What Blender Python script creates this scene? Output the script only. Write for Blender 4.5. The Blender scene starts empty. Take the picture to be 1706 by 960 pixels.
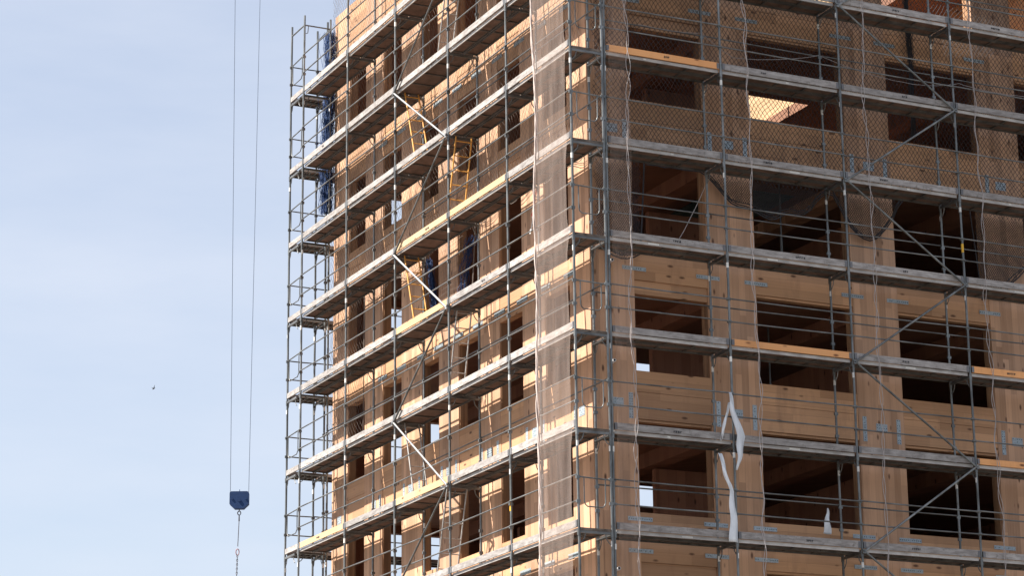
import bpy, math, random
from mathutils import Vector, Matrix
random.seed(7)
R = math.radians
scene = bpy.context.scene
col = scene.collection

# ------------------------------------------------------------------ camera
cam_d = bpy.data.cameras.new('camera')
cam_d.sensor_width = 36.0
cam_d.lens = 4279.99 / 1706.0 * 36.0
cam_d.clip_start = 0.5
cam_d.clip_end = 9000
cam = bpy.data.objects.new('camera', cam_d)
col.objects.link(cam)
def cam_matrix(yaw, pitch, roll):
    cy, sy, cp, sp = math.cos(yaw), math.sin(yaw), math.cos(pitch), math.sin(pitch)
    f = Vector((sy*cp, cy*cp, sp)); r = Vector((cy, -sy, 0)); u = r.cross(f)
    c, s = math.cos(roll), math.sin(roll)
    r2 = c*r + s*u; u2 = -s*r + c*u
    m = Matrix((r2, u2, -f)).transposed()
    return m.to_4x4()
cam.matrix_world = Matrix.Translation((-22.6788, -43.7529, -8.9647)) @ cam_matrix(0.452984, 0.274372, -0.0115611)
scene.camera = cam
GROUND = -10.62

# ------------------------------------------------------------------ world, sun, exposure
SUN = Vector((-1.0, 0.30, 1.33)).normalized()
el = math.asin(SUN.z); az = math.atan2(SUN.x, SUN.y)
world = bpy.data.worlds.new('World'); scene.world = world; world.use_nodes = True
nt = world.node_tree; nt.nodes.clear()
wo = nt.nodes.new('ShaderNodeOutputWorld'); bg = nt.nodes.new('ShaderNodeBackground')
sky = nt.nodes.new('ShaderNodeTexSky'); sky.sky_type = 'NISHITA'; sky.sun_disc = False
sky.sun_elevation = el; sky.sun_rotation = az
sky.air_density = 1.0; sky.dust_density = 1.6; sky.ozone_density = 1.2
bg.inputs['Strength'].default_value = 0.063
tc = nt.nodes.new('ShaderNodeTexCoord'); mp = nt.nodes.new('ShaderNodeMapping')
mp.inputs['Scale'].default_value = (2.2, 2.2, 9.0); mp.inputs['Rotation'].default_value = (0.25, 0.2, 0.4)
n1 = nt.nodes.new('ShaderNodeTexNoise'); n1.inputs['Scale'].default_value = 1.6; n1.inputs['Detail'].default_value = 7; n1.inputs['Roughness'].default_value = 0.55
cr = nt.nodes.new('ShaderNodeValToRGB')
cr.color_ramp.elements[0].position = 0.30; cr.color_ramp.elements[0].color = (0.42, 0.42, 0.42, 1)
cr.color_ramp.elements[1].position = 0.75; cr.color_ramp.elements[1].color = (0.74, 0.74, 0.74, 1)
mx = nt.nodes.new('ShaderNodeMixRGB'); mx.inputs[2].default_value = (4.95, 5.15, 5.7, 1)
L = nt.links.new
L(tc.outputs['Generated'], mp.inputs['Vector']); L(mp.outputs[0], n1.inputs['Vector']); L(n1.outputs['Fac'], cr.inputs[0])
L(cr.outputs[0], mx.inputs[0]); L(sky.outputs[0], mx.inputs[1]); L(mx.outputs[0], bg.inputs['Color']); L(bg.outputs[0], wo.inputs['Surface'])

sun_d = bpy.data.lights.new('sun', 'SUN'); sun_d.energy = 5.0; sun_d.angle = R(0.5); sun_d.color = (1.0, 0.94, 0.85)
sun = bpy.data.objects.new('sun', sun_d); col.objects.link(sun)
sun.rotation_euler = (-SUN).to_track_quat('-Z', 'Y').to_euler()
scene.view_settings.view_transform = 'Standard'; scene.view_settings.look = 'None'
scene.view_settings.exposure = 1.5; scene.view_settings.gamma = 1.0
scene.view_settings.use_curve_mapping = False
scene.render.engine = 'CYCLES'
try:
    scene.cycles.transparent_max_bounces = 24
except Exception: pass

# ------------------------------------------------------------------ materials
def mat(name):
    m = bpy.data.materials.new(name); m.use_nodes = True
    n = m.node_tree.nodes; n.clear()
    o = n.new('ShaderNodeOutputMaterial'); b = n.new('ShaderNodeBsdfPrincipled')
    m.node_tree.links.new(b.outputs[0], o.inputs[0])
    return m, m.node_tree, b
def nd(t, typ, **kw):
    n = t.nodes.new(typ)
    for k, v in kw.items():
        if k in n.inputs: n.inputs[k].default_value = v
        else: setattr(n, k, v)
    return n
def math_n(t, op, a, b=None):
    n = t.nodes.new('ShaderNodeMath'); n.operation = op
    for i, x in enumerate((a, b)):
        if x is None: continue
        if isinstance(x, (int, float)): n.inputs[i].default_value = x
        else: t.links.new(x, n.inputs[i])
    return n.outputs[0]
def ramp(t, fac, stops):
    r = t.nodes.new('ShaderNodeValToRGB')
    while len(r.color_ramp.elements) > 1: r.color_ramp.elements.remove(r.color_ramp.elements[0])
    r.color_ramp.elements[0].position = stops[0][0]; r.color_ramp.elements[0].color = (*stops[0][1], 1)
    for p, c in stops[1:]:
        e = r.color_ramp.elements.new(p); e.color = (*c, 1)
    t.links.new(fac, r.inputs[0]); return r.outputs[0]
def mixc(t, fac, a, b, mode='MIX'):
    n = t.nodes.new('ShaderNodeMixRGB'); n.blend_type = mode
    for i, x in enumerate((fac, a, b)):
        if isinstance(x, (int, float)): n.inputs[i].default_value = x
        elif isinstance(x, tuple): n.inputs[i].default_value = (*x, 1)
        else: t.links.new(x, n.inputs[i])
    return n.outputs[0]

def wood(name, base, vertical=True, board=0.18, contrast=0.22, knots=True, rough=0.75):
    """glued solid timber: boards of varying tone, stretched grain, elongated knots"""
    m, t, b = mat(name); lk = t.links.new
    tcn = nd(t, 'ShaderNodeTexCoord'); sp = nd(t, 'ShaderNodeSeparateXYZ'); lk(tcn.outputs['Object'], sp.inputs[0])
    u = math_n(t, 'ADD', sp.outputs[0], math_n(t, 'MULTIPLY', sp.outputs[1], 1.003))
    z = sp.outputs[2]
    a, g = (u, z) if vertical else (z, u)             # a across the boards, g along the grain
    oi = nd(t, 'ShaderNodeObjectInfo')
    ci = math_n(t, 'FLOOR', math_n(t, 'DIVIDE', a, board))
    # each board is finger-jointed: pieces of about 2 m
    wn0 = nd(t, 'ShaderNodeTexWhiteNoise'); wn0.noise_dimensions = '1D'; lk(ci, wn0.inputs['W'])
    gi = math_n(t, 'FLOOR', math_n(t, 'ADD', math_n(t, 'DIVIDE', g, 2.3), math_n(t, 'MULTIPLY', wn0.outputs[0], 9.0)))
    cv = nd(t, 'ShaderNodeCombineXYZ'); lk(ci, cv.inputs[0]); lk(gi, cv.inputs[1]); lk(oi.outputs['Random'], cv.inputs[2])
    wn = nd(t, 'ShaderNodeTexWhiteNoise'); wn.noise_dimensions = '3D'; lk(cv.outputs[0], wn.inputs[0])
    gv = nd(t, 'ShaderNodeCombineXYZ'); lk(math_n(t, 'MULTIPLY', a, 28.0), gv.inputs[0]); lk(math_n(t, 'MULTIPLY', g, 0.9), gv.inputs[1]); lk(math_n(t, 'MULTIPLY', ci, 3.7), gv.inputs[2])
    gr = nd(t, 'ShaderNodeTexNoise', Scale=1.0, Detail=4.0); lk(gv.outputs[0], gr.inputs['Vector'])
    bl = nd(t, 'ShaderNodeTexNoise', Scale=0.7, Detail=3.0); lk(tcn.outputs['Object'], bl.inputs['Vector'])
    v = math_n(t, 'ADD', math_n(t, 'MULTIPLY', wn.outputs[0], 0.45), math_n(t, 'ADD', math_n(t, 'MULTIPLY', gr.outputs['Fac'], 0.35), math_n(t, 'MULTIPLY', bl.outputs['Fac'], 0.25)))
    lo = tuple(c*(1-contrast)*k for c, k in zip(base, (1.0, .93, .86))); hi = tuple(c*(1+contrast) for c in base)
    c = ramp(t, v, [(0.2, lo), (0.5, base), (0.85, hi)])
    # glue line between boards
    fr = math_n(t, 'FRACT', math_n(t, 'DIVIDE', a, board))
    c = mixc(t, 1.0, c, ramp(t, oi.outputs['Random'], [(0, (.84, .85, .87)), (1, (1.08, 1.07, 1.05))]), 'MULTIPLY')
    sv = nd(t, 'ShaderNodeCombineXYZ'); lk(math_n(t, 'MULTIPLY', u, 2.6), sv.inputs[0]); lk(math_n(t, 'MULTIPLY', z, .55), sv.inputs[1]); lk(math_n(t, 'MULTIPLY', oi.outputs['Random'], 17.0), sv.inputs[2])
    st = nd(t, 'ShaderNodeTexNoise', Scale=1.0, Detail=6.0, Roughness=0.65); lk(sv.outputs[0], st.inputs['Vector'])
    c = mixc(t, ramp(t, st.outputs['Fac'], [(0.52, (0, 0, 0)), (0.72, (.55, .55, .55))]), c, tuple(x*k for x, k in zip(base, (.60, .58, .60))))
    ln = math_n(t, 'LESS_THAN', math_n(t, 'ABSOLUTE', math_n(t, 'SUBTRACT', fr, 0.5)), 0.488)
    c = mixc(t, ln, tuple(x*0.62 for x in base), c)
    if knots:
        kv = nd(t, 'ShaderNodeCombineXYZ'); lk(math_n(t, 'MULTIPLY', a, 5.6), kv.inputs[0]); lk(math_n(t, 'MULTIPLY', g, 2.3), kv.inputs[1]); lk(math_n(t, 'MULTIPLY', oi.outputs['Random'], 40.0), kv.inputs[2])
        vo = nd(t, 'ShaderNodeTexVoronoi', Scale=1.0); lk(kv.outputs[0], vo.inputs['Vector'])
        kn = ramp(t, vo.outputs['Distance'], [(0.0, (1, 1, 1)), (0.10, (.9, .9, .9)), (0.21, (0, 0, 0))])
        sel = math_n(t, 'GREATER_THAN', nd_sep(t, vo.outputs['Color']), 0.36)
        c = mixc(t, math_n(t, 'MULTIPLY', kn, sel), c, tuple(x*k for x, k in zip(base, (.20, .14, .11))))
    lk(c, b.inputs['Base Color']); b.inputs['Roughness'].default_value = rough
    bp = nd(t, 'ShaderNodeBump', Strength=0.15, Distance=0.01); lk(gr.outputs['Fac'], bp.inputs['Height']); lk(bp.outputs[0], b.inputs['Normal'])
    return m
def nd_sep(t, colout):
    s = t.nodes.new('ShaderNodeSeparateColor'); t.links.new(colout, s.inputs[0]); return s.outputs[0]

def worn(name, c1, c2, scale=(6, 6, 6), rough=0.6, metal=0.0, detail=5, lo=0.35, hi=0.68, dark=None, bump=0.0):
    m, t, b = mat(name); lk = t.links.new
    tcn = nd(t, 'ShaderNodeTexCoord'); mpn = nd(t, 'ShaderNodeMapping'); mpn.inputs['Scale'].default_value = scale
    lk(tcn.outputs['Object'], mpn.inputs[0])
    no = nd(t, 'ShaderNodeTexNoise', Scale=1.0, Detail=float(detail), Roughness=0.62); lk(mpn.outputs[0], no.inputs['Vector'])
    c = ramp(t, no.outputs['Fac'], [(lo, c1), (hi, c2)])
    if dark:
        n2 = nd(t, 'ShaderNodeTexNoise', Scale=9.0, Detail=6.0, Roughness=0.7); lk(tcn.outputs['Object'], n2.inputs['Vector'])
        c = mixc(t, ramp(t, n2.outputs['Fac'], [(0.55, (0, 0, 0)), (0.72, (.85, .85, .85))]), c, dark)
    oi = nd(t, 'ShaderNodeObjectInfo')
    c = mixc(t, 1.0, c, ramp(t, oi.outputs['Random'], [(0, (.82, .82, .82)), (1, (1.12, 1.12, 1.12))]), 'MULTIPLY')
    lk(c, b.inputs['Base Color']); b.inputs['Roughness'].default_value = rough; b.inputs['Metallic'].default_value = metal
    if bump:
        bp = nd(t, 'ShaderNodeBump', Strength=bump, Distance=0.01); lk(no.outputs['Fac'], bp.inputs['Height']); lk(bp.outputs[0], b.inputs['Normal'])
    return m
def plain(name, c, rough=0.6, metal=0.0):
    return worn(name, tuple(x*.88 for x in c), tuple(min(1, x*1.12) for x in c), (9, 9, 9), rough, metal)

M = {}
WB = (0.47, 0.278, 0.170)
M['wood_v'] = wood('vertical_timber', WB, True, board=0.16, contrast=.34)
M['wood_h'] = wood('horizontal_timber', (0.45, 0.252, 0.135), False, board=0.21, contrast=.28)
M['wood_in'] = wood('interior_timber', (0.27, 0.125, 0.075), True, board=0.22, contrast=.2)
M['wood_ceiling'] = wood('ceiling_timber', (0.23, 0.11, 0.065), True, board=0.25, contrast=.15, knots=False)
M['wood_lit'] = wood('lit_interior_timber', (0.46, 0.31, 0.175), False, board=0.2, contrast=.12)  # paler interior timber, sunlight on the top partitions put into its colour
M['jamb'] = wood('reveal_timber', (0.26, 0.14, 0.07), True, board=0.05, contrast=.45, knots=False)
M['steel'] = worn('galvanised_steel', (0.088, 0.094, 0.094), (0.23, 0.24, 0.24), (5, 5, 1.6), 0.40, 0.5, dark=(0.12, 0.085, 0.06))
M['steel_rail'] = worn('dull_rail_steel', (0.075, 0.075, 0.073), (0.21, 0.21, 0.205), (2, 2, 5), 0.38, 0.4)
M['steel_lit'] = worn('lit_brace_steel', (0.22, 0.22, 0.225), (0.38, 0.38, 0.38), (4, 4, 4), 0.45, 0.2)  # lighter copy of the steel, sunlight on the falling braces put into its colour
M['sleeve'] = plain('worn_white_sleeve', (0.66, 0.65, 0.62), .6)
M['yellow'] = plain('yellow_marking', (0.75, 0.42, 0.03), .6)
M['channel'] = worn('aluminium_channel', (0.32, 0.30, 0.285), (0.54, 0.52, 0.50), (3, 3, 8), 0.55, 0.15)
M['frame_dark'] = worn('shaded_deck_frame', (0.06, 0.055, 0.05), (0.14, 0.13, 0.12), (3, 3, 3), 0.6, 0.2)  # darker copy of the deck aluminium, underside shade put into its colour
M['grime'] = worn('grimy_brown_board', (0.06, 0.045, 0.035), (0.20, 0.16, 0.13), (6, 6, 12), 0.85)
M['ply'] = worn('dirty_plywood', (0.10, 0.060, 0.043), (0.20, 0.122, 0.09), (3, 3, 3), 0.85, 0, 6, dark=(0.035, 0.026, 0.022))
M['toe'] = worn('weathered_board', (0.20, 0.18, 0.17), (0.40, 0.375, 0.36), (3.5, 3.5, 16), 0.85, 0, 7, dark=(0.11, 0.095, 0.085), bump=.3)
M['toe_new'] = wood('new_spruce_board', (0.52, 0.365, 0.21), False, board=0.6, contrast=.12, knots=True)
M['toe_orange'] = wood('varnished_orange_board', (0.72, 0.35, 0.14), False, board=0.6, contrast=.08, knots=True)
M['toe_clip'] = plain('dark_board_bracket', (0.13, 0.13, 0.14), .6)
M['plate'] = worn('nail_plate', (0.26, 0.31, 0.34), (0.44, 0.50, 0.54), (40, 40, 40), 0.5, 0.3)
M['dark'] = plain('black_rubber', (0.02, 0.02, 0.022), .7)
M['ink'] = plain('black_stencil_ink', (0.025, 0.025, 0.03), .8)
M['net_black'] = plain('black_net_cord', (0.030, 0.028, 0.032), .9)
M['net_beige'] = plain('pale_net_cord', (0.16, 0.135, 0.12), .9)
M['net_blue'] = plain('blue_net_cord', (0.007, 0.034, 0.12), .85)
M['rope'] = plain('pale_rope', (0.40, 0.36, 0.35), .9)
M['orange'] = plain('orange_ladder_paint', (0.66, 0.33, 0.07), .5)
M['alu'] = worn('ladder_aluminium', (0.28, 0.27, 0.26), (0.45, 0.43, 0.41), (4, 4, 4), .45, .4)
M['film'] = worn('white_plastic_film', (0.62, 0.65, 0.69), (0.80, 0.82, 0.85), (9, 9, 2.5), .5, 0, 4, bump=.3)
M['red'] = plain('red_tape', (0.75, 0.05, 0.04), .6)
M['white_tape'] = plain('white_tape', (0.8, 0.78, 0.76), .6)
M['blue_paint'] = worn('navy_paint', (0.0025, 0.020, 0.075), (0.006, 0.038, 0.13), (2, 2, 2), .8)
M['cable'] = plain('steel_cable', (0.10, 0.12, 0.16), .5, .6)
M['chain'] = plain('dark_chain_steel', (0.11, 0.10, 0.11), .5, .6)
M['pink'] = plain('red_shackle_paint', (0.25, 0.09, 0.09), .5)
M['bird'] = plain('dark_feathers', (0.03, 0.03, 0.035), .9)
M['teal'] = worn('green_sheathing', (0.05, 0.09, 0.09), (0.09, 0.14, 0.13), (2, 2, 2), .8)
M['ground'] = worn('gravel_ground', (0.085, 0.078, 0.070), (0.145, 0.133, 0.12), (.6, .6, .6), .95, 0, 8)
M['concrete'] = worn('concrete_base', (0.28, 0.27, 0.26), (0.42, 0.41, 0.39), (1, 1, 1), .9)

def veil_mat(name, opac):
    m = bpy.data.materials.new(name); m.use_nodes = True; t = m.node_tree; t.nodes.clear(); lk = t.links.new
    o = nd(t, 'ShaderNodeOutputMaterial'); mixs = nd(t, 'ShaderNodeMixShader'); tr = nd(t, 'ShaderNodeBsdfTransparent')
    di = nd(t, 'ShaderNodeBsdfDiffuse'); di.inputs[0].default_value = (0.72, 0.585, 0.52, 1)
    tl = nd(t, 'ShaderNodeBsdfTranslucent'); tl.inputs[0].default_value = (0.70, 0.55, 0.47, 1)
    m2 = nd(t, 'ShaderNodeMixShader'); m2.inputs[0].default_value = 0.5
    lk(di.outputs[0], m2.inputs[1]); lk(tl.outputs[0], m2.inputs[2])
    tcn = nd(t, 'ShaderNodeTexCoord'); mpn = nd(t, 'ShaderNodeMapping'); mpn.inputs['Scale'].default_value = (9, 9, .8)
    lk(tcn.outputs['Object'], mpn.inputs[0])
    no = nd(t, 'ShaderNodeTexNoise', Scale=1.0, Detail=4.0); lk(mpn.outputs[0], no.inputs['Vector'])
    c = ramp(t, no.outputs['Fac'], [(0.3, (opac*.75,)*3), (0.7, (min(1, opac*1.3),)*3)])
    lk(c, mixs.inputs[0]); lk(tr.outputs[0], mixs.inputs[1]); lk(m2.outputs[0], mixs.inputs[2]); lk(mixs.outputs[0], o.inputs[0])
    return m
M['veil'] = veil_mat('fine_debris_mesh', 0.22)
M['veil_thin'] = veil_mat('thin_debris_mesh', 0.10)

# ------------------------------------------------------------------ mesh helpers
class MB:
    def __init__(s): s.v = []; s.f = []; s.mi = []; s.sm = []
    def add(s, vs, fs, mi=0, smooth=False):
        n = len(s.v); s.v += [tuple(p) for p in vs]
        for f in fs: s.f.append(tuple(i+n for i in f)); s.mi.append(mi); s.sm.append(smooth)
        return s
    def box(s, x0, y0, z0, x1, y1, z1, mi=0):
        vs = [(x, y, z) for x in (x0, x1) for y in (y0, y1) for z in (z0, z1)]
        return s.add(vs, [(0, 1, 3, 2), (4, 6, 7, 5), (0, 4, 5, 1), (2, 3, 7, 6), (0, 2, 6, 4), (1, 5, 7, 3)], mi)
    def tube(s, pts, r, n=8, mi=0, caps=True):
        pts = [Vector(p) for p in pts]; rings = []
        rs = r if isinstance(r, (list, tuple)) else [r]*len(pts)
        t0 = (pts[1]-pts[0]).normalized()
        up = Vector((0, 0, 1)) if abs(t0.z) < .9 else Vector((1, 0, 0))
        a = t0.cross(up).normalized()
        for i, p in enumerate(pts):
            t = (pts[min(i+1, len(pts)-1)] - pts[max(i-1, 0)]).normalized()
            a = (a - t*a.dot(t)).normalized(); b = t.cross(a)
            rings.append([p + rs[i]*(math.cos(2*math.pi*k/n)*a + math.sin(2*math.pi*k/n)*b) for k in range(n)])
        vs = [p for rg in rings for p in rg]; fs = []
        for i in range(len(pts)-1):
            for k in range(n):
                fs.append((i*n+k, i*n+(k+1) % n, (i+1)*n+(k+1) % n, (i+1)*n+k))
        s.add(vs, fs, mi, n > 4)
        if caps:
            s.add(rings[0], [tuple(range(n))[::-1]], mi); s.add(rings[-1], [tuple(range(n))], mi)
        return s
    def build(s, name, mats, parent=None, loc=None):
        base = Vector(loc) if loc else Vector((0, 0, 0))
        p_ = parent
        while p_ is not None and not loc: base += Vector(p_.location); p_ = p_.parent
        me = bpy.data.meshes.new(name)
        me.from_pydata([(p[0]-base.x, p[1]-base.y, p[2]-base.z) for p in s.v], [], s.f)
        for m in (mats if isinstance(mats, (list, tuple)) else [mats]): me.materials.append(m)
        me.polygons.foreach_set('material_index', s.mi); me.polygons.foreach_set('use_smooth', s.sm)
        me.update()
        o = bpy.data.objects.new(name, me); col.objects.link(o)
        if parent:
            o.parent = parent
            if parent.parent: pass
        if not parent: o.location = base
        return o
def tag(o, label=None, cat=None, group=None, kind=None):
    if label: o['label'] = label
    if cat: o['category'] = cat
    if group: o['group'] = group
    if kind: o['kind'] = kind
    return o
def empty(name, loc, label, cat, group=None):
    o = bpy.data.objects.new(name, None); col.objects.link(o); o.location = loc; o.empty_display_size = .3
    return tag(o, label, cat, group)

# ------------------------------------------------------------------ ground
g = MB(); g.add([(-4000, -4000, GROUND), (4000, -4000, GROUND), (4000, 4000, GROUND), (-4000, 4000, GROUND)], [(0, 1, 2, 3)])
tag(g.build('ground', M['ground']), kind='structure')

# ------------------------------------------------------------------ timber building
XW, YW, TH = 0.90, 1.03, 0.20           # planes of the sunlit wall (x) and the shaded wall (y)
YE, XE = 15.12, 16.6
P = 2.95
SILL = lambda k: 0.67 + P*k
HEAD = lambda k: 2.61 + P*k
TOP = 16.3
bld = empty('timber_building', (XW+4, YW+4, GROUND), 'timber apartment building under construction with open window holes behind the scaffolds', 'building')
LW = [(1.95, 3.10), (4.19, 5.33), (6.45, 7.50), (8.58, 9.55), (10.74, 11.89), (13.01, 14.09)]   # window spans on the sunlit wall, along y
RW = [(1.93, 3.69), (4.86, 7.28), (8.44, 10.88), (11.96, 14.4)]                                   # window spans on the shaded wall, along x
Z0 = -5.6
splits = [Z0, 0.20-5.9/1 + 3.0, 0.20, 6.10, 12.0, TOP]
splits = [Z0, 0.20, 6.10, 12.0, TOP]
def slab_bit(mb, side, a0, a1, z0, z1, rec=0.0, th=TH, mi=0):
    if side == 'L': mb.box(XW+rec, a0, z0, XW+th, a1, z1, mi)
    else: mb.box(a0, YW+rec, z0, a1, YW+th, z1, mi)
PIERS = []
def piers(side):
    spans = LW if side == 'L' else RW
    start = YW if side == 'L' else XW+TH+.003
    end = YE if side == 'L' else XE
    edges = [start] + [e for s in spans for e in s] + [end]
    for i in range(0, len(edges), 2):
        for j in range(len(splits)-1):
            mb = MB(); slab_bit(mb, side, edges[i]+.002, edges[i+1]-.002, splits[j]+.003, splits[j+1]-.003)
            PIERS.append((side, edges[i], edges[i+1], splits[j], splits[j+1], mb.build('wall_pier', M['wood_v'], bld)))
piers('L'); piers('R')
# the end grain of the corner pier on the shaded side
mb = MB(); mb.box(XW+.001, YW-.004, Z0, XW+TH-.001, YW-.001, TOP); mb.build('corner_panel', M['wood_v'], bld)
for side in 'LR':
    for wi, (a0, a1) in enumerate(LW if side == 'L' else RW):
        for k in range(-2, 5):
            zb, zt = HEAD(k-1), SILL(k)
            if k == -2: zb = Z0
            if zt < Z0+.3: continue
            mb = MB(); mid = zb + (zt-zb)*.56
            drop = 0
            if k % 2 == 0 and side == 'R': drop = .0
            slab_bit(mb, side, a0+.002, a1-.002, zb+.004, mid-.004, .012 + drop)
            slab_bit(mb, side, a0+.002, a1-.002, mid+.002, zt, .004)
            # narrow sill board and lintel strip
            if side == 'R':
                slab_bit(mb, side, a0+.004, a1-.004, zb-.05, zb+.001, .05)
                if wi == 0 and k % 2 == 0: slab_bit(mb, side, a0+.004, a1-.004, zb-.30, zb-.052, .035)
            mb.build('spandrel_panel', M['wood_h'], bld)
        # parapet strip above the top windows
        mb = MB(); slab_bit(mb, side, a0+.002, a1-.002, HEAD(4)+.003, TOP-.003, .006); mb.build('parapet_panel', M['wood_h'], bld)
# window reveals: the laminated edge lining of each opening on its far side
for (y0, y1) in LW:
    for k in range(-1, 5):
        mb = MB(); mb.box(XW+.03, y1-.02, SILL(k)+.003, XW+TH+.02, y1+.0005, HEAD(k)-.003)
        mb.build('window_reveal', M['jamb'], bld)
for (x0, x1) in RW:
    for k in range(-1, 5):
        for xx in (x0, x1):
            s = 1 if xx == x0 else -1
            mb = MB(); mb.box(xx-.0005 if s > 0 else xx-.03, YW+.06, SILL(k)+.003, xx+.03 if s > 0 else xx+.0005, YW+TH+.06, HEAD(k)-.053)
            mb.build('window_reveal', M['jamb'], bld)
# floors
def grid_slab(name, z0, z1, rects, m):
    mb = MB()
    for (x0, y0, x1, y1) in rects: mb.box(x0, y0, z0, x1, y1, z1)
    return mb.build(name, m, bld)
XA, YA, XB, YB = XW+TH+.002, YW+TH+.002, XE, YE-.202
def with_hole(h):
    hx0, hy0, hx1, hy1 = h
    return [(XA, YA, hx0, YB), (hx1, YA, XB, YB), (hx0, YA, hx1, hy0), (hx0, hy1, hx1, YB)]
for k in range(-1, 5):
    z = P*k
    if k in (1, 2): rc = with_hole((5.5, 8.0, 8.1, 11.3))
    elif k == 4: rc = with_hole((6.6, 4.85, 8.85, 8.4))
    else: rc = [(XA, YA, XB, YB)]
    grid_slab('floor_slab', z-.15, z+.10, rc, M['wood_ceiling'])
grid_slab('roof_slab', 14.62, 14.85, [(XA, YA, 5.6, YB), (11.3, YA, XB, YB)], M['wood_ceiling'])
# beams under the ceilings
for k in range(0, 5):
    for x in (4.3, 7.86, 11.3):
        if k == 4 and x == 7.86: continue
        mb = MB(); mb.box(x-.2, YA+.01, P*k-.48, x+.2, YB-.01, P*k-.153); mb.build('ceiling_beam', M['wood_v'] if x == 7.86 and k == 3 else M['wood_in'], bld)  # one beam takes the paler timber so that it reads as lit
# rear wall with its openings
BWIN = {-1: [(1.9, 4.1)], 0: [(1.9, 4.1)], 1: [(1.9, 4.1), (9.1, 11.0)], 2: [(1.9, 3.05), (9.1, 11.0)], 3: [(1.9, 3.05)], 4: []}
for k in range(-1, 5):
    mb = MB(); zl, zh = P*k-.15, P*(k+1)-.155
    x = XA
    for (a, b) in BWIN[k]:
        mb.box(x, YE-.2, zl, a, YE, zh); mb.box(a, YE-.2, zl, b, YE, SILL(k)); mb.box(a, YE-.2, HEAD(k), b, YE, zh); x = b
    mb.box(x, YE-.2, zl, XE, YE, zh)
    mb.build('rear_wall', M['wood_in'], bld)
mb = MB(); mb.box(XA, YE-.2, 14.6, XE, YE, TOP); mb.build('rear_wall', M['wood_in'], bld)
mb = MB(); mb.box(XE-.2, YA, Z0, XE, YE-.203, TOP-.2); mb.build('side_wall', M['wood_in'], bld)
# partitions
for k in range(-1, 4):
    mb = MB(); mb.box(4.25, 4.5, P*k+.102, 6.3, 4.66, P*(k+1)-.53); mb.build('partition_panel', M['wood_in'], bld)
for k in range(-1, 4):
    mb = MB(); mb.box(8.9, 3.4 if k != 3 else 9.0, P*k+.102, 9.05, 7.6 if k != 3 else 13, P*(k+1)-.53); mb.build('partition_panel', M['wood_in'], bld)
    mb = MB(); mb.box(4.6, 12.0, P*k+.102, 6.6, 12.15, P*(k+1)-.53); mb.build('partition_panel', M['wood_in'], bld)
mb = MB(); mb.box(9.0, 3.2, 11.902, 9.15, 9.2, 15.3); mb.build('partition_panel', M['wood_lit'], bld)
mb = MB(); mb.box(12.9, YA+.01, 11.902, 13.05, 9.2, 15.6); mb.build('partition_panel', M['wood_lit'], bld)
# stacked studs across the shaft opening
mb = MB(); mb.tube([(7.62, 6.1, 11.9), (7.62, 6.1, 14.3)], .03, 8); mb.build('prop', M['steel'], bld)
for (x, y, k) in ((5.6, 3.2, 0), (9.4, 2.6, 0), (10.3, 4.2, 1), (6.4, 2.4, 2), (9.2, 2.2, 2), (10.1, 3.6, 3), (6.9, 3.9, 1)):
    mb = MB(); mb.tube([(x, y, P*k+.105), (x, y, P*k+1.5)], .03, 8); mb.tube([(x, y, P*k+1.5), (x, y, P*(k+1)-.16)], .022, 8); mb.box(x-.07, y-.07, P*k+.1005, x+.07, y+.07, P*k+.108)
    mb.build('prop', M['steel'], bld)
# teal sheathing on one ceiling
mb = MB(); mb.box(5.4, 3.2, 8.68, 7.3, 6.4, 8.695); mb.build('ceiling_sheathing', M['teal'], bld)
# base of the building
mb = MB(); mb.box(XW+.02, YW+.02, GROUND, XE, YE-.02, Z0-.002); mb.build('ground_storey', M['concrete'], bld)
# nail plates
def plate_holes(mb, side, a0, a1, z0, z1):
    if side == 'L': mb.box(XW-.006, a0, z0, XW-.001, a1, z1)
    else: mb.box(a0, YW-.007, z0, a1, YW-.001, z1)
def holes(mb, side, a0, a1, z0, z1):
    n = max(1, int((a1-a0)/.05)); q = max(1, int((z1-z0)/.05))
    for i in range(n):
        for j in range(q):
            if random.random() < .25: continue
            a = a0 + (i+.5)*(a1-a0)/n; z = z0 + (j+.5)*(z1-z0)/q
            if side == 'L': mb.box(XW-.0075, a-.009, z-.009, XW-.0062, a+.009, z+.009, 1)
            else: mb.box(a-.009, YW-.0085, z-.009, a+.009, YW-.0072, z+.009, 1)
def plate(side, a0, a1, z0, z1):
    mb = MB(); plate_holes(mb, side, a0, a1, z0, z1); holes(mb, side, a0, a1, z0, z1)
    c, zc_ = (a0+a1)/2, (z0+z1)/2
    own = min((p for p in PIERS if p[0] == side and p[3] <= zc_ <= p[4]), key=lambda p: max(p[1]-c, c-p[2], 0))
    mb.build('nail_plate', [M['plate'], M['dark']], own[5])
redge = [XW] + [e for s in RW for e in s]
for zc in (-.12, .53, 5.79, 11.76):
    for e in redge[1:7]:
        plate('R', e-.28, e+.28, zc-.04, zc+.045)
for zc in (2.87, 8.77):
    for i, e in enumerate(redge[1:7]):
        s = -1 if i % 2 == 0 else 1
        plate('R', e+s*.15-.05, e+s*.15+.05, zc-.27, zc+.27)
    for c in (1.47, 4.28, 7.86, 11.4):
        plate('R', c-.14, c+.14, zc-.05, zc+.14)
ledge = [e for s in LW for e in s]
for zc in (-.12, 5.79, 11.76):
    for e in ledge[:10]:
        plate('L', e-.26, e+.26, zc-.05, zc+.05)
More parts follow.
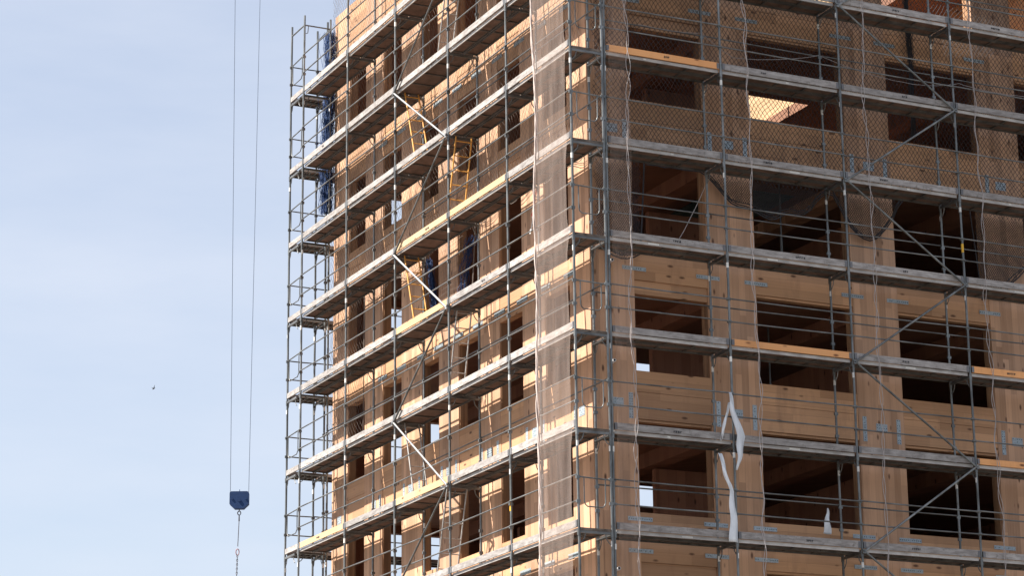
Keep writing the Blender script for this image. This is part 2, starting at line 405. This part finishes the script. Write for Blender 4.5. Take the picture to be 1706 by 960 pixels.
for zc in (2.75,):
    for i, e in enumerate(ledge[:10]):
        s = -1 if i % 2 == 0 else 1
        plate('L', e+s*.15-.05, e+s*.15+.05, zc-.27, zc+.2)
    for c in (1.5, 3.65, 5.9, 8.05, 10.2, 12.4, 14.6):
        plate('L', c-.13, c+.13, zc-.08, zc+.12)
# protruding drain pipes on the corner pier
for z in (-.53, 3.74, 5.87):
    mb = MB(); mb.tube([(1.36, YW+.01, z-.01), (1.34, YW-.16, z+.0)], .036, 10); mb.tube([(1.34, YW-.158, z), (1.34, YW-.163, z)], .026, 10, 1)
    mb.build('drain_pipe', [M['film'], M['dark']], bld)

for y, z in ((12.45, 2.42), (6.95, 2.45), (3.6, 2.5)):
    mb = MB(); mb.tube([(XW+.01, y, z), (XW-.15, y-.02, z+.05)], .034, 10); mb.build('drain_pipe', M['dark'], bld)
# ------------------------------------------------------------------ scaffolds
XI = 0.73
def standard(parent, x, y, z1, z0=GROUND, mark=None):
    mb = MB(); r = .0265
    jx, jy = random.uniform(-.006, .006), random.uniform(-.006, .006)
    zs = [z0]; z = -10.0
    while z < z1-.2:
        if z > z0+.1: zs.append(z)
        z += 2.0
    zs.append(z1)
    pts = [(x+jx+random.uniform(-.007, .007), y+jy+random.uniform(-.007, .007), q) for q in zs]
    mb.tube(pts, r, 10)
    for q in zs[1:-1]:
        mb.tube([(x+jx, y+jy, q-.10), (x+jx, y+jy, q+.02)], .034, 10)         # spigot joint
        if random.random() < .75:
            o = random.choice((-.28, -.33, -.38)); mb.tube([(x+jx, y+jy, q+o), (x+jx, y+jy, q+o+.11)], .0285, 10, 1)   # pale worn band
        for o in (.57, 1.05):
            mb.box(x+jx-.042, y+jy-.022, q+o-.03, x+jx+.042, y+jy+.022, q+o+.03)   # rail pocket
    if mark is not None: mb.tube([(x+jx, y+jy, mark), (x+jx, y+jy, mark+.20)], .0290, 10, 2)
    mb.box(x-.08, y-.08, z0, x+.08, y+.08, z0+.012)
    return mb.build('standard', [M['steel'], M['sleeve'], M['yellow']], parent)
def A(ax, a, d, z):                         # a along the scaffold, d = depth from the outer plane
    return (d, a, z) if ax == 'y' else (a, d, z)
def abox(mb, ax, a0, d0, z0, a1, d1, z1, mi=0):
    p, q = A(ax, a0, d0, z0), A(ax, a1, d1, z1); mb.box(*p, *q, mi)
def deck(parent, ax, a0, a1, z, d0=0.0, w=XI, one=False):
    mb = MB(); a0 += .045; a1 -= .045
    planks = ((.035, .355), (.385, .705)) if not one else ((.035, .665),)
    for (p, q) in planks:
        p += d0; q += d0
        abox(mb, ax, a0, p, z+.0, a1, p+.028, z+.066, 0 if p-d0 < .1 else 2); abox(mb, ax, a0, q-.028, z+.0, a1, q, z+.066, 2)
        abox(mb, ax, a0+.001, p+.03, z+.040, a1-.001, q-.03, z+.060, 1)
        n = 4
        for i in range(n+1):
            a = a0 + (a1-a0-.05)*i/n
            abox(mb, ax, a, p+.0285, z+.014, a+.04, q-.0285, z+.0385, 2)
    o = mb.build('deck', [M['channel'], M['ply'], M['frame_dark']], parent)
    if random.random() < .55 and d0 == 0:
        c = a0 + (a1-a0)*random.choice((.33, .45, .55)); sb = MB()
        abox(sb, ax, c, planks[0][0]+d0-.003, z+.018, c+random.choice((.07, .25)), planks[0][0]+d0-.0005, z+.05)
        sb.build('sticker', M['sleeve'], o)
    return o
def toe(parent, ax, a0, a1, z, new=False, d0=0.0, stencil=False):
    mb = MB(); a0 += .035; a1 -= .035; s = -1
    da, db = d0-.012, d0+.02
    h = random.uniform(.205, .222)
    tilt = random.uniform(-.006, .006)
    p = [A(ax, a0, da, z+.074), A(ax, a1, da, z+.074), A(ax, a1, db, z+.074), A(ax, a0, db, z+.074),
         A(ax, a0, da-tilt, z+h), A(ax, a1, da+tilt, z+h), A(ax, a1, db+tilt, z+h), A(ax, a0, db-tilt, z+h)]
    mb.add(p, [(0, 3, 2, 1), (4, 5, 6, 7), (0, 1, 5, 4), (1, 2, 6, 5), (2, 3, 7, 6), (3, 0, 4, 7)])
    for a in (a0, a1-.06): abox(mb, ax, a, da-.008, z+.078, a+.06, db+.003, z+h-.012, 1)
    sb = None
    if stencil and random.random() < .7:
        sb = MB()
        c = a0 + (a1-a0)*random.uniform(.3, .6)
        for i in range(random.choice((3, 4, 5))):
            w = random.uniform(.02, .04)
            abox(sb, ax, c, da-.009, z+.12, c+w*.45, da-.0065, z+.16)
            abox(sb, ax, c+w*.46, da-.009, z+random.choice((.12, .135, .148)), c+w, da-.0065, z+.158); c += w+.016
    fresh = M['toe_orange'] if ax == 'x' else M['toe_new']
    o = mb.build('toe_board', [fresh if new else M['toe'], M['toe_clip']], parent)
    if sb: sb.build('stencil_mark', M['ink'], o)
    if new: o['label'] = 'fresh orange toe board' if ax == 'x' else 'fresh pale yellow toe board'
    return o
def rail(parent, ax, a0, a1, z, d, name='guard_rail', r=.0165):
    mb = MB(); e0, e1 = random.uniform(-.012, .012), random.uniform(-.012, .012)
    mb.tube([A(ax, a0, d, z+e0), A(ax, (a0+a1)/2, d, z+(e0+e1)/2-.004), A(ax, a1, d, z+e1)], r, 8)
    return mb.build(name, M['steel_rail'], parent)
def transom(parent, ax, a, z, d0=0.0, w=XI):
    mb = MB()
    abox(mb, ax, a-.022, d0+.02, z-.052, a+.022, d0+w-.02, z-.002)
    for s in (0, 1):                                        # curved gussets under the transom
        e = d0 + (.03 if s == 0 else w-.03); k = 1 if s == 0 else -1
        mb.tube([A(ax, a, e, z-.24), A(ax, a, e+k*.035, z-.22), A(ax, a, e+k*.09, z-.15), A(ax, a, e+k*.115, z-.05)], .011, 6)
    return mb.build('transom', M['steel_rail'], parent)
def end_guard(parent, axo, fixed, d0, d1, z, hoop=True):
    """two rails and a hanging hoop closing the narrow end"""
    ax = 'x' if axo == 'y' else 'y'
    mb = MB()
    mb.tube([A(ax, d0, fixed, z+1.06), A(ax, d1, fixed, z+1.04)], .016, 8)
    if hoop:
        a, b = d0+.13, d1-.13; q = .07
        mb.tube([A(ax, a, fixed, z+1.05), A(ax, a, fixed, z+.58), A(ax, a+.02, fixed, z+.52), A(ax, a+q, fixed, z+.48), A(ax, b-q, fixed, z+.48), A(ax, b-.02, fixed, z+.52), A(ax, b, fixed, z+.58), A(ax, b, fixed, z+1.05)], .0125, 8)
    eb = MB(); abox(eb, ax, d0+.03, fixed-.02, z+.0, d1-.03, fixed+.02, z+.055); eb.build('end_board', M['grime'], parent)
    return mb.build('end_guard', [M['steel'], M['grime']], parent)

# --- sunlit side
LY = [3.01*i for i in range(6)]
scL = empty('facade_scaffold', (0, 7.5, GROUND), 'long steel scaffold along the sunlit timber wall with boarded decks on every lift', 'scaffold')
for i, y in enumerate(LY):
    top = 16.2 if i == 5 else 18.6
    standard(scL, 0, y, top, mark={1: .9}.get(i)); standard(scL, XI, y, top)
newL = {(2, 4), (1, 4), (2, 3), (2, 1), (4, 1), (1, -1)}
for k in range(-1, 9):
    z = 2.0*k
    for i in range(5):
        if k == 8 and i > 2: continue
        ladder_bay = i in (1, 2)
        deck(scL, 'y', LY[i], LY[i+1], z, one=(i == 2))
        toe(scL, 'y', LY[i], LY[i+1], z, (i, k) in newL, stencil=(i*7+k*3) % 5 == 1)
        if k < 8:
            rail(scL, 'y', LY[i], LY[i+1], z+.59, -.03); rail(scL, 'y', LY[i], LY[i+1], z+1.09, -.03)
        if k in (1, 2, 4, 5, 7) and i in (0, 1, 2) or (k in (2, 7) and i > 2):
            rail(scL, 'y', LY[i], LY[i+1], z+1.12, XI+.03, 'inner_rail')
    for i in range(6):
        if k == 8 and i > 3: continue
        transom(scL, 'y', LY[i], z)
    if k < 8: end_guard(scL, 'y', -.005, 0, XI, z)
for k in range(-1, 8):
    a, b = (LY[3], LY[2]) if k % 2 == 0 else (LY[2], LY[3])
    mb = MB(); mb.tube([(-.055, a+(-.03 if a > b else .03), 2.0*k+.0), (-.055, b+(.03 if a > b else -.03), 2.0*k+2.0)], .0235, 8)
    for (q, zz, e) in ((a, 2.0*k, 0), (b, 2.0*k+2, 1)): mb.box(-.083+.006*e, q-.034, zz-.045+.055*e, -.033, q+.034, zz-.008+.055*e)
    mb.build('diagonal_brace', M['steel_lit'] if k % 2 else M['steel_rail'], scL)  # falling braces coloured pale as if sunlit, rising ones dark as if shaded

# --- shaded side
RX = [0.80, 3.557, 6.522, 9.496, 12.46, 15.42]
scR = empty('facade_scaffold', (6.5, 0, GROUND), 'wide steel scaffold along the shaded timber wall with zigzag braces', 'scaffold')
for i, x in enumerate(RX[:5]):
    standard(scR, x, 0, 18.6, mark={3: 6.75 if i == 3 else None}.get(i)); standard(scR, x, XI, 18.6)
newR = {(0, 5), (1, 2), (3, 2), (3, 1)}
for k in range(-1, 8):
    z = 2.0*k
    for i in range(4):
        deck(scR, 'x', RX[i], RX[i+1], z); toe(scR, 'x', RX[i], RX[i+1], z, (i, k) in newR, stencil=True)
        rail(scR, 'x', RX[i], RX[i+1], z+.57, -.03); rail(scR, 'x', RX[i], RX[i+1], z+1.05, -.03)
        if k in (0, 2, 3, 5, 6): rail(scR, 'x', RX[i], RX[i+1], z+1.1, XI+.03, 'inner_rail')
    for i in range(5): transom(scR, 'x', RX[i], z)
for k in range(-1, 8):
    a, b = (RX[2], RX[3]) if k % 2 == 0 else (RX[3], RX[2])
    mb = MB(); mb.tube([(a+(.03 if a < b else -.03), -.055, 2.0*k), (b+(-.03 if a < b else .03), -.055, 2.0*k+2.0)], .0235, 8)
    for (q, zz, e) in ((a, 2.0*k, 0), (b, 2.0*k+2, 1)): mb.box(q-.034, -.083+.006*e, zz-.045+.055*e, q+.034, -.033, zz-.008+.055*e)
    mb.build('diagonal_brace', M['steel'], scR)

# --- rear return
BX = [0.0, XI, 3.6, 6.6, 9.6]; BY0, BY1 = 15.26, 15.97
scB = empty('facade_scaffold', (3, 15.6, GROUND), 'narrow end of the rear steel scaffold standing against open sky', 'scaffold')
for i, x in enumerate(BX):
    for y in ((BY1,) if i == 0 else (BY0, BY1)): standard(scB, x, y, 16.2 if i < 2 else 17)
for k in range(-1, 8):
    z = 2.0*k
    for i in range(4):
        mb = None
        dk = deck(scB, 'x', BX[i], BX[i+1], z, d0=BY0)
        rail(scB, 'x', BX[i], BX[i+1], z+.59, BY1+.03); rail(scB, 'x', BX[i], BX[i+1], z+1.09, BY1+.03)
        toe(scB, 'x', BX[i], BX[i+1], z, d0=BY1)
    for x in BX: transom(scB, 'x', x, z, d0=BY0)
    mb = MB()
    mb.tube([(-.005, LY[5], z+1.09), (-.005, BY1, z+1.06)], .016, 8)
    mb.tube([(-.005, LY[5]+.12, z+1.08), (-.005, LY[5]+.12, z+.58), (-.005, LY[5]+.2, z+.5), (-.005, BY1-.2, z+.5), (-.005, BY1-.12, z+.58), (-.005, BY1-.12, z+1.07)], .0125, 8)
    mb.build('end_guard', M['steel'], scB)
    mb = MB(); mb.box(-.02, LY[5]+.03, z+.075, .012, BY1-.03, z+.205); mb.build('end_board', M['toe'], scB)
mb = MB()
mb.tube([(0, LY[5], 15.93), (XI, LY[5], 15.93)], .02, 8); mb.tube([(0, LY[5], 15.93), (0, BY1, 15.93)], .02, 8); mb.tube([(XI, LY[5], 15.93), (XI, BY1, 15.93)], .02, 8)
for (x, y) in ((0, LY[5]), (XI, LY[5])): mb.tube([(x+.04, y, 15.70), (x+.09, y, 15.72), (x+.11, y, 15.92)], .011, 6)
mb.build('top_frame', M['steel'], scB)

# ------------------------------------------------------------------ ladders
def ladder(m, yt, zt, yb, zb, x0, x1, label, bright=False):
    e = empty('access_ladder', ((x0+x1)/2, yb, zb), label, 'ladder', 'access ladders between the decks')
    for x in (x0, x1):
        mb = MB(); mb.tube([(x, yb, zb), (x, yt, zt)], .018, 6); mb.build('side_rail', m, e)
    n = int((zt-zb)/.28)
    for i in range(1, n+1):
        q = (i-.3)/n; y, z = yb+(yt-yb)*q, zb+(zt-zb)*q
        mb = MB(); mb.tube([(x0, y, z), (x1, y, z)], .0125, 6); mb.build('rung', m, e)
ladder(M['orange'], 8.93, 12.03, 8.28, 10.07, .2, .55, 'orange ladder under the upper white brace, leaning to the left')
ladder(M['orange'], 5.98, 10.0, 6.47, 8.07, .17, .56, 'orange ladder right of the white brace, seen against a dark window hole')
ladder(M['orange'], 8.95, 8.0, 8.33, 6.07, .2, .55, 'orange ladder behind the middle white brace beside an open window')
ladder(M['alu'], 6.03, 6.0, 6.5, 4.07, .2, .55, 'bare metal ladder just below the deck end of the middle white brace')
ladder(M['alu'], 8.93, 4.0, 8.38, 2.07, .2, .55, 'bare metal ladder behind the lowest white brace')
ladder(M['alu'], 6.27, 2.0, 6.85, 0.07, .05, .52, 'bare metal ladder low on the sunlit side, right of a sloping brace')
ladder(M['alu'], 6.5, 14.0, 7.1, 12.07, .2, .55, 'bare metal ladder at the very top of the sunlit scaffold')

# ------------------------------------------------------------------ nets
def vnoise(seed):
    rr = random.Random(seed); ph = [(rr.uniform(0, 6.28), rr.uniform(.5, 2.4), rr.uniform(.5, 2.4)) for _ in range(6)]
    def f(a, b): return sum(math.sin(p + fa*a + fb*b) for p, fa, fb in ph)/6
    return f
def net(name, m, a_rng, z_rng, inside, place, pitch, r, label, seed, step=.12, wob=.04, square=False, edge=None, dense=None):
    """knotted net: two families of cords sampled along their length, kept where inside() says the net hangs"""
    n1_, n2_, n3_ = vnoise(seed), vnoise(seed+1), vnoise(seed+2)
    rr = random.Random(seed)
    mb = MB(); (a0, a1), (z0, z1) = a_rng, z_rng
    H = z1-z0; W = a1-a0
    def pt(a, z):
        da = wob*(n1_(a*3.1, z*2.7) + .6*n2_(a*9, z*8)); dz = wob*(n2_(a*2.7, z*3.3) + .6*n1_(a*8, z*9)); dd = .07*n3_(a*1.9, z*1.4)
        return place(a+da, z+dz, dd)
    strands = []
    if not square:
        k = .75                                          # cells a little taller than wide
        off = a0 - H*k
        while off < a1:
            strands.append((off, k)); off += pitch
        off = a0
        while off < a1 + H*k:
            strands.append((off, -k)); off += pitch
        lines = []
        for off, s in strands:
            L_ = []; z = z0
            while z <= z1: L_.append((off + s*(z-z0), z)); z += step
            lines.append(L_)
    else:
        lines = []
        a = a0
        while a < a1:
            lines.append([(a, z0 + i*step) for i in range(int(H/step)+1)]); a += pitch
        z = z0
        while z < z1:
            lines.append([(a0 + i*step, z) for i in range(int(W/step)+1)]); z += pitch
    if dense:                                            # doubled folds in the sagging lower part
        for off, q in strands:
            for sh in (.5,):
                lines.append([(off + pitch*sh + q*(j*step), z0 + j*step) for j in range(int((dense-z0)/step))])
    for L_ in lines:
        run = []
        for (a, z) in L_ + [None]*0:
            if a0 <= a <= a1 and inside(a, z): run.append(pt(a, z))
            else:
                if len(run) > 1: mb.tube(run, r, 3, caps=False)
                run = []
        if len(run) > 1: mb.tube(run, r, 3, caps=False)
    if edge:
        e = [pt(a, z) for a, z in edge]; mb.tube(e, r*2.6, 5)
        for q in (1, 2): mb.tube([pt(a + .05*n1_(a*3, q), z + .05*q + .04*n2_(a*2.2, q*3.0)) for a, z in edge], r*2.0, 5)
    return tag(mb.build(name, m, loc=place((a0+a1)/2, z0, 0)), label, 'net')

# black net on the shaded side, between scaffold and wall
def low_R(x):
    if x < 2.05: return 6.15 + .25*math.sin(x*3)
    if x < 3.55: return 8.05
    if x < 6.75: return 8.1 - .85*math.sin((x-3.55)/3.2*math.pi)**.8 + .05*math.sin(x*7)
    if x < 8.55: return 8.05 - 1.0*math.sin((x-6.75)/1.8*math.pi)
    if x < 10.5: return 8.1
    if x < 12.2: return 6.0 + 1.3*((x-10.5)/1.7)**1.6
    return 7.6
net('safety_net', M['net_black'], (.95, 14.2), (5.8, 17.0), lambda a, z: z > low_R(a), lambda a, z, d: (a, .87+d*.6, z), .108, .0060,
    'black diamond mesh net hanging in front of the shaded wall with a scalloped lower edge', 11,
    edge=[(.95+.15*i, low_R(.95+.15*i)) for i in range(88)], dense=8.1)
def low_L(y):
    if y < 6.4: return 8.15 + .1*math.sin(y*4)
    if y < 9.2: return 6.25
    if y < 12.9: return 7.9 + .15*math.sin(y*3)
    if y < 14.2: return 4.15
    return 4.3
net('safety_net', M['net_beige'], (1.1, 15.15), (4.1, 17.0), lambda a, z: z > low_L(a) and not (6.4 < a < 9.2 and z < 8), lambda a, z, d: (.81+d*.8, a, z), .145, .0027,
    'pale knotted net stretched behind the upper decks along the sunlit wall', 23,
    edge=[(1.1+.15*i, low_L(1.1+.15*i)) for i in range(94)])
net('safety_net', M['net_beige'], (6.9, 8.45), (6.3, 8.0), lambda a, z: True, lambda a, z, d: (.80+d, a, z), .12, .0032,
    'square mesh net hanging over the sunlit pier between two dark window holes', 31, square=True)
# gathered blue net bundles
def bundle(name, m, pts, w, n, label, seed):
    rr = random.Random(seed); mb = MB(); pts = [Vector(p) for p in pts]
    for i in range(n):
        ox, oy, ph = rr.gauss(0, w), rr.gauss(0, w), rr.uniform(0, 6.28); f = rr.uniform(1.5, 4)
        P_ = []
        for j in range(28):
            q = j/27*(len(pts)-1); a = min(int(q), len(pts)-2); b = pts[a].lerp(pts[a+1], q-a)
            P_.append(b + Vector((ox + w*.8*math.sin(ph+q*f*3), oy + w*.8*math.cos(ph*1.3+q*f*2.4), rr.uniform(-.03, .03))))
        mb.tube(P_, .0055, 3, caps=False)
    return tag(mb.build(name, m, loc=pts[-1]), label, 'net')
bundle('gathered_net', M['net_blue'], [(.80, 15.21, 15.85), (.78, 15.2, 14.2), (.72, 15.18, 13.0), (.70, 15.2, 10.9)], .075, 150, 'bunched blue net hanging at the far upper corner of the building', 3)
bundle('gathered_net', M['net_blue'], [(.85, 9.02, 8.0), (.84, 8.75, 7.2), (.84, 8.55, 6.3)], .035, 45, 'bunched blue net left of the square mesh net', 5)
bundle('gathered_net', M['net_blue'], [(.85, 6.6, 7.9), (.86, 7.0, 7.3), (.84, 7.1, 6.5)], .06, 22, 'sagging dark blue net right of the square mesh net', 6)
bundle('gathered_net', M['net_black'], [(8.95, .84, 13.9), (9.0, .84, 11.5), (8.98, .84, 9.6)], .035, 40, 'bunched black net tied along an inner pole at upper right', 9)

# fine debris mesh round the corner
def veil(name, m, ax, a0, a1, d, z0, z1, label, seed, edge_left=True):
    f1, f2 = vnoise(seed), vnoise(seed+1); mb = MB()
    na, nz = 26, 200; vs = []
    for j in range(nz+1):
        z = z0 + (z1-z0)*j/nz
        lift = abs((z/2) % 1 - .0); pin = 1-math.exp(-((min(lift, 1-lift))/.12)**2)
        for i in range(na+1):
            q = i/na
            e = .10*f1(z*.8, 3)*(1-q) + .05*f2(z*2.1, 1)*(1-q)
            a = a0 + (a1-a0)*q + (e if edge_left else .06*f1(z*.9, 2)*q)
            dd = d + .035*math.sin(q*17+f1(z*.5, q*2)*2.2)*pin - .03*pin*abs(f2(q*3, z*1.1))
            vs.append(A(ax, a, dd, z))
    fs = [(j*(na+1)+i, j*(na+1)+i+1, (j+1)*(na+1)+i+1, (j+1)*(na+1)+i) for j in range(nz) for i in range(na)]
    mb.add(vs, fs, 0, True)
    o = mb.build(name, m, loc=A(ax, (a0+a1)/2, d, z0)); return tag(o, label, 'debris net')
veil('debris_net', M['veil'], 'y', 1.55, .06, -.075, -4, 18.2, 'translucent pale mesh sheet wrapped over the sunlit side next to the corner pole', 41)
veil('debris_net', M['veil_thin'], 'x', .84, 1.27, -.085, -4, 18.2, 'faint translucent mesh strip on the shaded side of the corner', 43, False)
# bunched free edge of the debris net
def rope(name, m, fn, z0, z1, n, r, strands, amp, label, cat, seed):
    rr = random.Random(seed); mb = MB()
    for s in range(strands):
        ph = rr.uniform(0, 6.28); g1 = vnoise(seed*7+s)
        P_ = []
        for j in range(n+1):
            z = z0 + (z1-z0)*j/n; x, y = fn(z)
            o1 = amp*(math.sin(ph + z*6.1 + 2*g1(z*.8, 2)) * .55 + .9*g1(z*2.3, 1)); o2 = amp*.5*math.cos(ph+z*6.1)
            P_.append((x + (o1 if abs(y) < .5 or True else 0), y + o2, z))
        mb.tube(P_, r, 5)
    return tag(mb.build(name, m, loc=(*fn(z0), z0)), label, cat)
e1 = vnoise(41); e2 = vnoise(42)
M['veil_edge'] = plain('pale_bunched_mesh', (0.44, 0.37, 0.34), .9)
rope('net_edge', M['veil_edge'], lambda z: (-.075, 1.55 + .10*e1(z*.8, 3) + .05*e2(z*2.1, 1)), -4, 18.2, 220, .015, 4, .024, 'white bunched edge of the corner mesh sheet running down the sunlit side', 'net edge', 51)
for i, (x, lb) in enumerate(((1.26, 'pale twisted cord hanging nearest the corner on the shaded side'), (4.15, 'pale twisted cord hanging just right of the white plastic strips'),
                             (7.12, 'pale twisted cord crossing the zigzag braces'), (10.0, 'rightmost pale twisted cord on the shaded scaffold'))):
    w = vnoise(60+i)
    o = rope('hanging_rope', M['rope'], lambda z, x=x, w=w: (x + .07*w(z*.9, 2), -.075), -4, 18.2, 240, .0068, 2, .05, lb, 'rope', 70+i)
    o['group'] = 'ropes down the shaded scaffold'
# slack wires on the shaded side
def wire(pts, r, m, label, cat='wire', name='slack_wire'):
    mb = MB(); P_ = []
    for i in range(len(pts)-1):
        a, b = Vector(pts[i]), Vector(pts[i+1])
        for j in range(14):
            q = j/14; P_.append(a.lerp(b, q) + Vector((0, random.uniform(-.004, .004), -.10*4*q*(1-q)*min(1, (b-a).length/3) + random.uniform(-.006, .006))))
    P_.append(Vector(pts[-1])); mb.tube(P_, r, 5)
    return tag(mb.build(name, m, loc=pts[0]), label, cat)
wire([(2.0, .7, 11.1), (3.55, .72, 11.15), (4.3, .7, 10.7), (6.5, .72, 11.1), (8.95, .72, 10.8), (10.2, .72, 11.0), (12.4, .72, 11.0)], .006, M['rope'], 'thin pale wire strung between the inner poles high on the shaded side')
wire([(2.75, .72, 6.3), (3.55, .74, 7.75)], .007, M['rope'], 'thin loose line slanting up past the pier below the black net')

# ------------------------------------------------------------------ loose plastic, tape
def strip(name, m, pts, label, cat, group=None):
    """pts: (centre xyz, half width vector xyz)"""
    mb = MB(); vs = []; n = 0; K = 8
    for i in range(len(pts)-1):
        for j in range(K if i < len(pts)-2 else K+1):
            q = j/K; c = Vector(pts[i][0]).lerp(Vector(pts[i+1][0]), q); h = Vector(pts[i][1]).lerp(Vector(pts[i+1][1]), q)
            b = Vector((0, -.022*math.sin(n*.55), 0)); vs += [c-h*(1+.04*math.sin(n*.7))+b, c-b+Vector((0, .03*math.cos(n*.35), 0)), c+h*(1+.05*math.sin(n*.6+1))+b]; n += 1
    fs = [(i*3+k, i*3+k+1, i*3+k+4, i*3+k+3) for i in range(n-1) for k in range(2)]
    mb.add(vs, fs, 0, True); o = mb.build(name, m, loc=pts[-1][0]); tag(o, label, cat, group)
    md = o.modifiers.new('thick', 'SOLIDIFY'); md.thickness = .004
    return o
strip('plastic_strip', M['film'], [((3.46, -.09, 3.06), (.03, 0, .0)), ((3.50, -.10, 2.7), (.07, .02, 0)), ((3.66, -.12, 2.15), (.115, .03, 0)), ((3.62, -.12, 1.75), (.07, .02, 0)), ((3.55, -.11, 1.45), (.015, 0, 0))], 'white plastic sheet twisted round the pole, topmost of the torn pieces', 'plastic strip', 'torn plastic on the shaded scaffold')
strip('plastic_strip', M['film'], [((3.44, -.07, 2.85), (.02, 0, 0)), ((3.34, -.04, 2.4), (.04, .01, 0)), ((3.25, .0, 2.05), (.025, .01, 0))], 'narrow white plastic tail left of the pole, upper piece', 'plastic strip', 'torn plastic on the shaded scaffold')
strip('plastic_strip', M['film'], [((3.20, -.05, 1.78), (.05, .01, 0)), ((3.29, -.09, 1.35), (.05, .01, 0)), ((3.41, -.10, 1.0), (.06, .02, 0)), ((3.43, -.10, .5), (.09, .02, 0)), ((3.42, -.10, -.02), (.12, .03, 0))], 'long white plastic strip hanging below the deck down to the toe board', 'plastic strip', 'torn plastic on the shaded scaffold')
strip('plastic_strip', M['film'], [((5.93, .30, .92), (.012, 0, 0)), ((5.92, .31, .70), (.06, .01, 0)), ((5.90, .32, .38), (.115, .02, 0))], 'small pointed white plastic scrap standing behind the toe board', 'plastic strip', 'torn plastic on the shaded scaffold')
for i, (y, z, h) in enumerate(((3.07, 7.75, .22), (3.16, 7.5, .3))):
    strip('tape_ribbon', M['red'] if i == 0 else M['white_tape'], [((.72, y, z+h), (0, .02, 0)), ((.70, y+.05, z), (0, .035, .0)), ((.70, y+.1, z-h), (0, .03, 0)), ((.68, y+.18, z-h*1.6), (0, .02, .0))],
          ('red' if i == 0 else 'white') + ' warning tape fluttering from an inner pole beside the pale mesh sheet', 'tape')

# ------------------------------------------------------------------ crane hook
hk = empty('crane_hook_block', (7.45, 40.15, 5.8), 'dark blue crane hook block hanging on two thin cables in the open sky', 'crane hook')
rgt = Vector((.90, -.43, 0)).normalized(); dpt = Vector((.43, .90, 0)).normalized(); c0 = Vector((7.445, 40.15, 8.34))
mb = MB()
prof = [(-.27, .315), (.27, .315), (.315, .30), (.335, .255), (.335, -.13), (.16, -.30), (-.16, -.30), (-.335, -.13), (-.335, .255), (-.315, .30)]
vs = [c0 + rgt*x + Vector((0, 0, z)) + dpt*s for s in (-.13, .13) for x, z in prof]; n = len(prof)
mb.add(vs, [tuple(range(n)), tuple(range(2*n-1, n-1, -1))] + [(i, i+n, (i+1) % n+n, (i+1) % n) for i in range(n)])
for x in (-.24, .24): mb.tube([c0+rgt*x-dpt*.145+Vector((0, 0, .05)), c0+rgt*x+dpt*.145+Vector((0, 0, .05))], .04, 10)
mb.tube([c0+rgt*.0-dpt*.15, c0+dpt*.15], .06, 12)
mb.tube([c0+Vector((0, 0, .31)), c0+Vector((0, 0, .40))], .012, 6)
mb.build('block_body', M['blue_paint'], hk)
for s in (-1, 1):
    b = c0 + rgt*(.32*s) + Vector((0, 0, .25)); t = c0 + rgt*(.46*s - .03) + Vector((0, 0, 18.8)); t2 = c0 + rgt*(.62*s - .06) + Vector((0, 0, 38))
    mb = MB(); mb.tube([b, t, t2], .0095, 6); mb.build('cable', M['cable'], hk)
def ring(mb, c, rx, rz, r, rot=0):
    d = rgt if not rot else dpt
    mb.tube([c + d*(rx*math.cos(2*math.pi*i/14)) + Vector((0, 0, rz*math.sin(2*math.pi*i/14))) for i in range(15)], r, 6)
mb = MB(); ring(mb, c0+Vector((0, 0, -.44)), .055, .07, .018); mb.tube([c0+Vector((0, 0, -.30)), c0+Vector((0, 0, -.38))], .018, 8)
mb.tube([c0+Vector((0, 0, -.50)), c0+Vector((0, 0, -.72))], [.02, .028], 8); mb.build('hook', M['chain'], hk)
mb = MB(); a = c0+Vector((0, 0, -.72)); b = c0 + rgt*-.03 + Vector((0, 0, -1.62)); mb.tube([a, b], .014, 6); mb.build('sling', M['chain'], hk)
mb = MB(); ring(mb, c0+rgt*-.035+Vector((0, 0, -1.82)), .055, .11, .016); mb.build('shackle', M['pink'], hk)
mb = MB()
for i in range(34): ring(mb, c0+rgt*(-.04-.0012*i)+Vector((0, 0, -1.96-.075*i)), .022, .05, .011, i % 2)
mb.build('chain', M['chain'], hk)

# ------------------------------------------------------------------ bird
mb = MB(); bc = Vector((19.31, 87.28, 23.9))
mb.tube([bc+Vector((-.07, 0, -.05)), bc+Vector((-.03, 0, -.02)), bc+Vector((.03, 0, .02)), bc+Vector((.09, 0, .05))], [.01, .035, .03, .006], 8)
for s, tip in ((1, Vector((.05, -.05, .22))), (-1, Vector((-.12, .05, .07)))):
    a = bc+Vector((-.03, 0, 0)); b2 = bc+Vector((.04, 0, .02)); t = bc+tip
    mb.add([a, b2, t, a+Vector((0, .012, 0)), b2+Vector((0, .012, 0)), t+Vector((0, .004, 0))], [(0, 1, 2), (5, 4, 3), (0, 3, 4, 1), (1, 4, 5, 2), (2, 5, 3, 0)])
tag(mb.build('bird', M['bird'], loc=bc), 'tiny dark bird flying alone in the sky left of the cables', 'bird')
